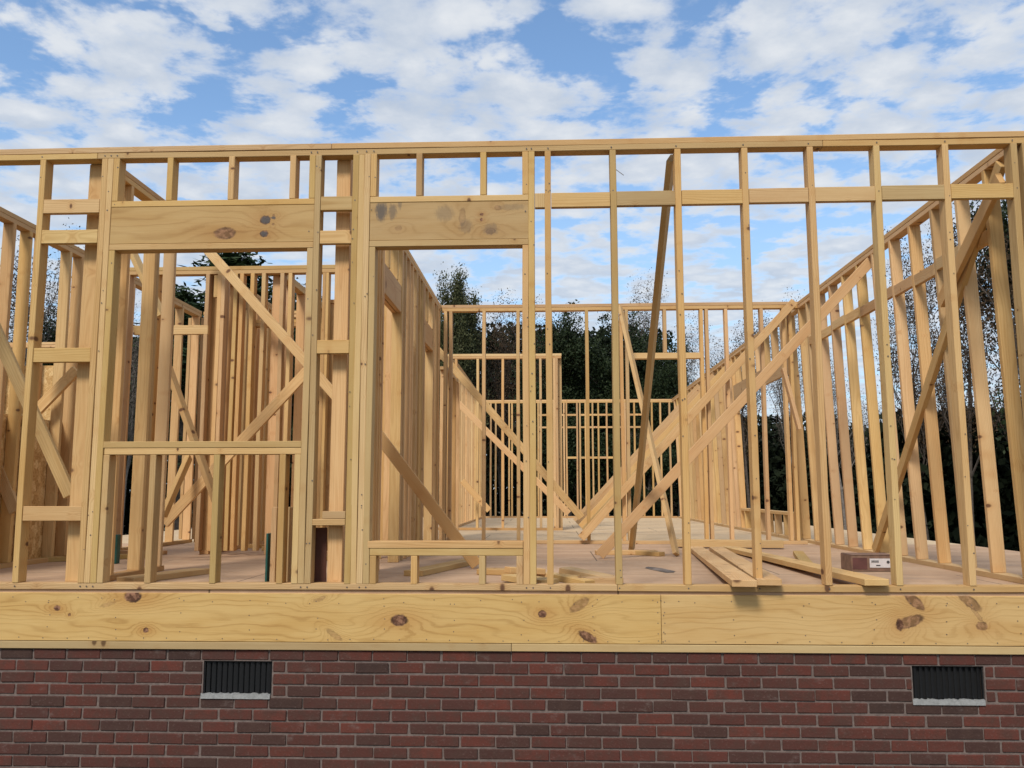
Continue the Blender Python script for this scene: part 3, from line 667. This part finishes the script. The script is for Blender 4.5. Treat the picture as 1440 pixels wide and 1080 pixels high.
# ------------------------------------------------------------------ diagonal braces (each nailed board a thing)
BG = 'diagonal braces holding up the stud walls'
def brace(p0, p1, label, wdir=(0, 0, 1), wd=.089, th=.038, mk='pine2'):
    p0, p1 = Vector(p0), Vector(p1); c = (p0+p1)/2
    d = (p1-p0).normalized(); x = Vector(wdir); x = (x-d*x.dot(d)).normalized(); y = d.cross(x)
    mw = Matrix((x, y, d)).transposed().to_4x4(); mw.translation = c
    o = place('diagonal_brace', board_mesh((p1-p0).length, wd, th, mk), mw, None)
    return tag(o, label, 'brace', BG)
# boards flat to the viewer: wide side across, thickness in depth
brace(at(1233, 358, 2.62), at(843, 781, 2.62), 'largest diagonal brace from the right wall down to the floor')
brace(at(1117, 424, 4.76), at(817, 757, 4.76), 'second diagonal brace ending at the cross wall corner')
for Y, lb in ((7.2, 'third diagonal brace in the receding row by the right wall'), (8.6, 'fourth diagonal brace in the receding row by the right wall'), (10.1, 'fifth diagonal brace in the receding row by the right wall'), (11.6, 'last and smallest diagonal brace in the receding row by the right wall')):
    brace((2.49, Y, 2.62), (.08, Y, .05), lb)
brace(at(944, 222, .11), (at(888, 780, 3.35).x, 3.35, .02), 'dark brace leaning from the front top plate to the floor', wdir=(.28, 1, 0), wd=.089, th=.038, mk='pine')
brace(at(872, 432, 4.79), (at(951, 782, 2.85).x, 2.85, .02), 'thin pale brace crossing the leaning dark brace', wdir=(.55, 1, 0), wd=.07, mk='pine2')
brace((2.50, .25, 2.66), (2.55, 2.95, .05), 'diagonal brace nailed across the inside of the right wall studs', wdir=(0, 1, 0))
brace((2.42, .12, 2.52), (2.47, 1.15, 1.95), 'short kicker board near the top right corner', wdir=(0, 1, 0))
brace(at(280, 338, 2.72), at(504, 594, 2.72), 'long diagonal brace across the top of the left window opening')
brace(at(434, 520, 2.3), at(231, 736, 2.3), 'diagonal brace rising to the right through the left window opening')
brace(at(266, 642, 2.2), at(230, 724, 1.9), 'pale short board leaning below the left window sill', wdir=(0, 1, 0))
brace(at(236, 515, 1.9), at(304, 705, 1.9), 'dark steep brace behind the left window sill', wdir=(0, 1, .3), mk='pine')
brace(at(520, 596, 1.55), at(671, 795, 1.55), 'brace from the partition down to the floor in the right window opening')
brace(at(612, 488, 5.6), at(818, 728, 5.6), 'upper of the two parallel braces beyond the right window')
brace(at(622, 545, 7.4), at(800, 722, 7.4), 'lower of the two parallel braces beyond the right window')
brace(at(650, 676, 8.2), at(688, 718, 8.2), 'short brace low beside the far left inner wall')
brace(at(-12, 452, .9), at(99, 697, .9), 'diagonal brace at the left edge behind the first stud', mk='pine')
brace(at(-10, 640, 1.5), at(22, 720, 1.5), 'lower diagonal brace at the extreme left edge', mk='pine')
brace(at(30, 600, 2.0), at(108, 520, 2.0), 'split scrap brace behind the left end studs')
brace(at(1101, 518, 4.3), at(1124, 604, 4.3), 'short light brace inside the right wall corner', wdir=(0, 1, 0))
brace(at(184, 350, 1.6), at(228, 445, 1.6), 'short steep brace near the top left of the left window', wdir=(0, 1, .4), mk='pine')
brace(at(6, 646, 3.0), at(78, 683, 3.0), 'horizontal tie board behind the left end studs', wdir=(0, 1, 0))

# ------------------------------------------------------------------ loose lumber, carton, scraps
LG = 'loose boards lying on the subfloor'
def loose(x0, y0, x1, y1, z0, z1, label, wd=.14, th=.038, name='loose_board', mk='pine'):
    o = board(name, None, (x0, y0, z0), (x1, y1, z1), wd, th, ((y1-y0), -(x1-x0), 0), mk); return tag(o, label, 'board', LG)
loose(.705, -.13, 1.06, 3.75, .060, .021, 'loose wide board whose end sticks out left of the third open bay')
loose(.862, -.06, 1.26, 3.7, .061, .021, 'loose board beside the outermost one with its end past a stud')
loose(1.475, -.05, 1.40, 3.8, .061, .021, 'long loose board ending left of the carton', wd=.14)
loose(1.5, 1.35, 1.9, 3.1, .02, .02, 'loose board lying behind the carton', wd=.09)
loose(2.0, 4.0, .9, 4.2, .05, .05, 'stacked plank lying before the middle cross wall', wd=.14, th=.075)
loose(-3.12, .35, -2.9, 1.05, .02, .02, 'short board on the floor at the left window corner')
loose(-3.3, 3.6, -2.1, 3.9, .02, .02, 'plank across the floor of the left rooms', wd=.09)
loose(-2.6, 2.2, -1.9, 2.55, .02, .02, 'angled plank on the floor in the left window view', wd=.09)
loose(-4.9, 1.9, -4.0, 2.6, .02, .02, 'pale plank on the floor at the far left', wd=.09)
loose(-1.35, .9, -1.0, 2.2, .02, .02, 'slanting pale plank behind the right window sill', wd=.14)
loose(.03, 3.1, .6, 3.15, .021, .021, 'block under the foot of the largest brace', wd=.14)
loose(.42, 3.1, .62, 2.9, .02, .02, 'small block at the foot of the dark leaning brace', wd=.09)
sg = [(-.66, .55, -.40, .20, .03, .03, .14), (-.60, .9, -.2, .6, .021, .021, .09), (-.35, .35, -.16, .15, .05, .03, .09), (-.30, .75, -.02, .55, .06, .02, .14), (-.22, .42, .05, .50, .021, .021, .12), (-.9, 1.1, -.62, 1.02, .021, .021, .14), (-.68, .62, -.45, .75, .07, .05, .09)]
sl_ = ['angled offcut lying against the double studs', 'thin offcut under the scrap pile behind the window', 'dark ended offcut at the front of the scrap pile', 'tilted offcut on top of the scrap pile', 'flat pale offcut at the right of the scrap pile', 'offcut seen through the right window beside the cripple stud', 'topmost offcut left of the double studs']
for q, lb in zip(sg, sl_): loose(*q[:6], lb, wd=q[6], name='board_offcut')
# dark floor stain, added as a thin sheet; chalk marks are left to the boards
bm = bmesh.new(); n_ = 14
p = atz(933, 803, 0); cen = Vector((p.x-.02, p.y+.1, .004)); rimv = []
for i in range(n_):
    a = i/n_*6.283; r = (.42 if i % 2 else .34)*random.uniform(.7, 1.1); rimv.append(bm.verts.new((cen.x+math.cos(a)*.07*r/.4-math.sin(a)*.2*r, cen.y+math.sin(a)*r*.75, .003)))
c0 = bm.verts.new(cen+Vector((0, 0, .012)))
for i in range(n_): bm.faces.new((c0, rimv[i], rimv[(i+1) % n_]))
tag(meshobj('floor_stain', bm, 'stain_sheet'), 'dark stain on the floor between two bays, laid as a thin sheet', 'scrap')
# carton
bx0, bx1, by = 1.805, 2.135, 1.36
car = thing('carton', 'low brown carton with a white label on the floor by the right studs', 'box', ((bx0+bx1)/2, by+.1, 0))
bm = bmesh.new(); vs = addbox(bm, bx0, bx1, by, by+.24, .002, .118); bmesh.ops.bevel(bm, geom=bm.edges[:], offset=.003, segments=2, affect='EDGES')
meshobj('box_body', bm, 'carton', car)
bm = bmesh.new(); addbox(bm, bx0+.004, bx1-.004, by-.004, by+.244, .1185, .1215); meshobj('lid', bm, 'carton', car)
bm = bmesh.new(); addbox(bm, bx0+.13, bx1-.015, by-.0045, by-.001, .030, .095); meshobj('label_sticker', bm, 'carton_label', car)
bm = bmesh.new(); addbox(bm, bx0+.008, bx0+.112, by-.003, by-.001, .018, .100); meshobj('printed_panel', bm, 'carton_red', car)
bm = bmesh.new()
for i in range(9): addbox(bm, bx0+.142+i*.006, bx0+.1455+i*.006, by-.0065, by-.005, .066, .082)
addbox(bm, bx0+.175, bx0+.205, by-.0065, by-.005, .042, .050)
meshobj('printed_text', bm, 'ink', car); bm = bmesh.new()
rr = bmesh.ops.create_cone(bm, cap_ends=True, segments=12, radius1=.011, radius2=.011, depth=.0015); bmesh.ops.rotate(bm, matrix=Matrix.Rotation(R(90), 3, 'X'), verts=rr['verts'], cent=(0, 0, 0)); bmesh.ops.translate(bm, vec=(bx0+.262, by-.0058, .070), verts=rr['verts'])
meshobj('printed_mark', bm, 'ink', car)
# scaffold planks outside the right wall
o = bxx('plank', None, 2.95, 5.2, .30, .53, .03, .07, 'pine2'); tag(o, 'pale plank resting outside the right wall at the corner', 'board', LG)
o = bxx('plank', None, 2.95, 5.2, .95, 1.18, -.02, .02, 'pine2'); tag(o, 'lower plank outside the right wall beyond the first one', 'board', LG)

# ------------------------------------------------------------------ trees
def tube(V, F, a, b_, ra, rb, n=5):
    a, b_ = np.array(a), np.array(b_); d = b_-a; L = np.linalg.norm(d); d = d/max(L, 1e-6)
    u = np.cross(d, [0.3, .9, .2]); u /= np.linalg.norm(u); v = np.cross(d, u); i0 = len(V)
    for (p, r) in ((a, ra), (b_, rb)):
        for k in range(n):
            t_ = k/n*6.2832; V.append(p+r*(math.cos(t_)*u+math.sin(t_)*v))
    for k in range(n): F.append((i0+k, i0+(k+1) % n, i0+n+(k+1) % n, i0+n+k))
def skeleton(h, rad, levels, spread, up, nb, rs, start=.3, lean=0.):
    V, F, tips = [], [], []
    def grow(p, d, L, r, lv):
        n = 4 if lv == 0 else 3
        for i in range(n):
            q = p+d*L/n; r2 = r*(1-.62/n) if lv == 0 else r*(1-.5/n); tube(V, F, p, q, r, r2, 7 if lv == 0 else 4)
            p = q; r = r2; d = d+rs.normal(0, .07 if lv == 0 else .14, 3)+np.array([0, 0, up*.12]); d /= np.linalg.norm(d)
            if lv < levels and (lv > 0 or (i+1)/n >= start):
                for _ in range(nb if lv == 0 else 2):
                    a = rs.uniform(0, 6.283); e = rs.uniform(.5, 1.)*spread
                    nd = np.array([math.cos(a)*e, math.sin(a)*e, up+rs.uniform(0, .5)]); nd /= np.linalg.norm(nd)
                    grow(p, nd, L*(.42 if lv == 0 else .55)*rs.uniform(.7, 1.1), r*.5, lv+1)
            if lv >= levels-1: tips.append((p.copy(), lv))
        tips.append((p.copy(), lv))
    grow(np.array([0, 0, -.3]), np.array([lean, 0, 1.]), h*.86, rad, 0)
    return V, F, tips
def quads_mesh(name, cen, size, mk, rs, aspect=.6, attr=None):
    n = len(cen); d = rs.normal(size=(n, 3)); d /= np.linalg.norm(d, axis=1)[:, None]
    e = np.cross(d, rs.normal(size=(n, 3))); e /= np.linalg.norm(e, axis=1)[:, None]
    s = size*rs.uniform(.6, 1.3, n)[:, None]; d = d*s; e = e*s*aspect
    V = np.stack([cen-d, cen-e*.9+d*.1, cen+d, cen+e*.9+d*.1], 1).reshape(-1, 3)
    me = bpy.data.meshes.new(name); me.vertices.add(4*n); me.vertices.foreach_set('co', V.astype(np.float32).ravel())
    me.loops.add(4*n); me.loops.foreach_set('vertex_index', np.arange(4*n, dtype=np.int32)); me.polygons.add(n)
    me.polygons.foreach_set('loop_start', np.arange(0, 4*n, 4, dtype=np.int32)); me.polygons.foreach_set('loop_total', np.full(n, 4, dtype=np.int32))
    me.update(calc_edges=True); at_ = me.attributes.new('leaf', 'FLOAT_COLOR', 'POINT')
    c = rs.random(n) if attr is None else attr; c = np.repeat(c, 4); at_.data.foreach_set('color', np.stack([c, c, c, np.ones_like(c)], 1).astype(np.float32).ravel())
    me.materials.append(M[mk]); return me
def pydata(name, V, F, mk):
    me = bpy.data.meshes.new(name); me.from_pydata([tuple(v) for v in V], [], F); me.materials.append(M[mk]); return me
PROTO = {}
def proto(kind, k):
    if (kind, k) in PROTO: return PROTO[kind, k]
    rs = np.random.default_rng(100*k+{'pine': 1, 'evergreen': 2, 'autumn': 3, 'bare': 4, 'olive': 5}[kind]); h = 10.
    if kind == 'pine':
        V, F = [], []; tube(V, F, (0, 0, -.3), (.05, 0, h*.6), .16, .09, 8); tube(V, F, (.05, 0, h*.6), (0, .05, h), .09, .02, 6); cs = []
        z = h*.30
        while z < h:
            f = (z/h-.30)/.70; rr_ = 1.75*(1-f)**.75*rs.uniform(.6, 1.1)+.15
            for _ in range(4):
                a = rs.uniform(0, 6.283); e = np.array([math.cos(a)*rr_, math.sin(a)*rr_, rr_*.25]); o_ = np.array([0, 0, z]); tube(V, F, o_, o_+e, .03, .01, 4)
                for s_ in (.45, .7, .9, 1.05): cs.append(rs.normal(o_+e*s_, .16+.10*(1-f), (26, 3)))
            z += .34*rs.uniform(.7, 1.3)
        cs = np.concatenate(cs); r = (pydata('trunk', V, F, 'bark'), quads_mesh('crown', cs, .11, 'pine_leaf', rs, .35))
    elif kind in ('evergreen', 'olive'):
        V, F, tips = skeleton(h, .17, 3, 1.0, .75 if kind == 'olive' else .5, 4, rs, .2)
        cs = [rs.normal(p, .24, (26, 3)) for p, lv in tips]; cs = np.concatenate(cs)
        r = (pydata('trunk', V, F, 'bark'), quads_mesh('crown', cs, .085 if kind == 'evergreen' else .075, 'dark_leaf' if kind == 'evergreen' else 'olive_leaf', rs, .6))
    elif kind == 'autumn':
        V, F, tips = skeleton(h, .13, 3, .8, .9, 4, rs, .3)
        keep = [p for p, lv in tips if rs.random() < .75]; cs = np.concatenate([rs.normal(p, .22, (8, 3)) for p in keep])
        r = (pydata('trunk', V, F, 'bark'), quads_mesh('crown', cs, .054, 'rust_leaf', rs, .6))
    else:
        V, F, tips = skeleton(h, .11, 3, .7, 1.05, 4, rs, .3)
        keep = [p for p, lv in tips if rs.random() < .6]; cs = np.concatenate([rs.normal(p, .25, (6, 3)) for p in keep])
        r = (pydata('trunk', V, F, 'palebark'), quads_mesh('crown', cs, .05, 'grey_leaf', rs, .6))
    top_ = max(max(v.co.z for v in me.vertices) for me in r)
    for me in r:
        co = np.empty(len(me.vertices)*3, dtype=np.float32); me.vertices.foreach_get('co', co); me.vertices.foreach_set('co', co*(10./top_)); me.update()
    PROTO[kind, k] = r; return r
NAME = {'pine': 'pine_tree', 'evergreen': 'evergreen_tree', 'olive': 'broadleaf_tree', 'autumn': 'autumn_tree', 'bare': 'thin_tree'}
def tree(kind, k, u, vtop, dist, label, sx=1.):
    top = at(u, vtop, dist); hgt = top.z-GZ
    r = thing(NAME[kind], label, 'tree', (top.x, dist, GZ), 'trees standing behind the framed house')
    a, b_ = proto(kind, k)
    for nm, me in (('trunk', a), ('crown', b_)):
        o = bpy.data.objects.new(nm, me); C.objects.link(o); o.parent = r
    r.scale = (hgt/10*sx, hgt/10*sx, hgt/10); r.rotation_euler = (0, 0, random.uniform(0, 6.28))
    return r
tree('olive', 1, 634, 376, 30, 'full round topped tree rising left of centre above the cross wall', .6)
tree('autumn', 1, 706, 400, 32, 'sparse reddish tree top just right of the round tree', .9)
tree('autumn', 2, 770, 402, 33, 'thin reddish tree behind the central double studs', .8)
tree('pine', 1, 334, 346, 34, 'dark pine whose top shows above the left cross wall', 2.)
tree('pine', 2, 262, 398, 30, 'dark pine low in the left window opening', 1.7)
tree('evergreen', 1, 372, 392, 30, 'grey green tree right of the dark pine top', .9)
tree('olive', 2, 425, 376, 34, 'leafy tree behind the right jamb of the left window', .9)
tree('evergreen', 2, 800, 440, 28, 'dark evergreen between the first and second right bays', .9)
tree('evergreen', 3, 845, 432, 27, 'dark rounded evergreen behind the pale crossing brace', 1.)
tree('bare', 1, 893, 378, 31, 'tall thin sapling above the cross wall by the leaning brace', .8)
tree('evergreen', 1, 905, 458, 25, 'low dark bushy tree below the thin sapling', .8)
tree('bare', 2, 948, 428, 30, 'sparse sapling left of the fourth bay stud', .9)
tree('bare', 3, 1000, 438, 30, 'pale sparse tree behind the empty door header', 1.)
tree('autumn', 3, 1045, 432, 29, 'brownish sparse tree before the right wall braces', .9)
tree('bare', 1, 1100, 408, 30, 'slim sapling peeping over the end of the cross wall', .8)
tree('bare', 2, 1175, 455, 28, 'sparse sapling seen between the right wall studs', 1.)
tree('autumn', 1, 1278, 318, 17, 'sparse dark leaved tree between the tall right studs', .75)
tree('autumn', 3, 1335, 262, 15, 'tall leafy tree near the right corner of the frame', .8)
tree('autumn', 2, 1405, 222, 14, 'tallest leafy tree at the right edge', .85)
tree('evergreen', 3, 1500, 240, 15, 'broad tree beyond the right edge of the wall', .9)
tree('bare', 3, 1232, 520, 24, 'small pale tree low behind the right wall', .9)
tree('bare', 3, 20, 290, 20, 'tall bare tree at the left edge', 1.)
tree('autumn', 1, -30, 330, 17, 'brown leaved tree at the far left edge', 1.)
tree('evergreen', 1, 76, 430, 24, 'small dark evergreen left of the first king studs', .7)
tree('bare', 1, 92, 400, 26, 'wispy sapling beside the small dark evergreen', .8)
tree('bare', 2, 190, 395, 26, 'pale thin tree in the narrow gap of the left window', .8)
tree('autumn', 2, 30, 400, 23, 'low brown tree behind the left exterior wall', .9)
# the wood behind, nobody could count it
rs = np.random.default_rng(5); cs = []; V, F = [], []
def clump(x, y, h, r0, n, base=.0):
    zc = rs.uniform(base, 1., n)**.8; rr_ = r0*np.sqrt(np.clip(1.08-(zc-.35)**2*1.6, .05, 1))*rs.uniform(.3, 1., n)**.5; a = rs.uniform(0, 6.283, n)
    lump = 1+.25*np.sin(a*3+x)+.2*np.sin(zc*14+y)
    return np.stack([x+rr_*lump*np.cos(a), y+rr_*lump*np.sin(a), GZ+zc*h], 1)
def wood_line(u0, u1, dist, v, n, dens, jit=25, r0=2.2):
    for i in range(n):
        u = u0+(u1-u0)*(i+.5)/n+rs.uniform(-8, 8); Y = dist*rs.uniform(.93, 1.07); p = at(u, v+rs.uniform(-jit, jit), Y); cs.append(clump(p.x, Y, p.z-GZ, r0*rs.uniform(.8, 1.2), dens)); tube(V, F, (p.x, Y, GZ), (p.x, Y, p.z-.5), .14, .05, 6)
wood_line(430, 800, 38, 468, 12, 3600, 20); wood_line(790, 905, 38, 480, 4, 3200, 20); wood_line(900, 1140, 38, 590, 8, 3000, 16); wood_line(120, 450, 38, 490, 11, 3200, 25)
wood_line(-250, 150, 34, 570, 10, 3000, 20); wood_line(1100, 1260, 32, 610, 5, 3000, 14); wood_line(1240, 1700, 19, 590, 9, 3200, 22, 1.6)
wood_line(550, 900, 52, 500, 9, 3000, 20, 3.); wood_line(-600, -150, 40, 540, 8, 2500); wood_line(1650, 2200, 24, 540, 8, 2500)
me = quads_mesh('woodland', np.concatenate(cs), .15, 'wood_leaf', rs, .65); me.materials.append(M['bark'])
o = bpy.data.objects.new('woodland', me); C.objects.link(o); tag(o, 'dark mass of far trees and undergrowth behind the framed house', 'woodland', kind='stuff')
o = bpy.data.objects.new('woodland_trunks', pydata('woodland_trunks', V, F, 'bark')); C.objects.link(o); tag(o, 'dim trunks inside the far wood', 'woodland', kind='stuff')
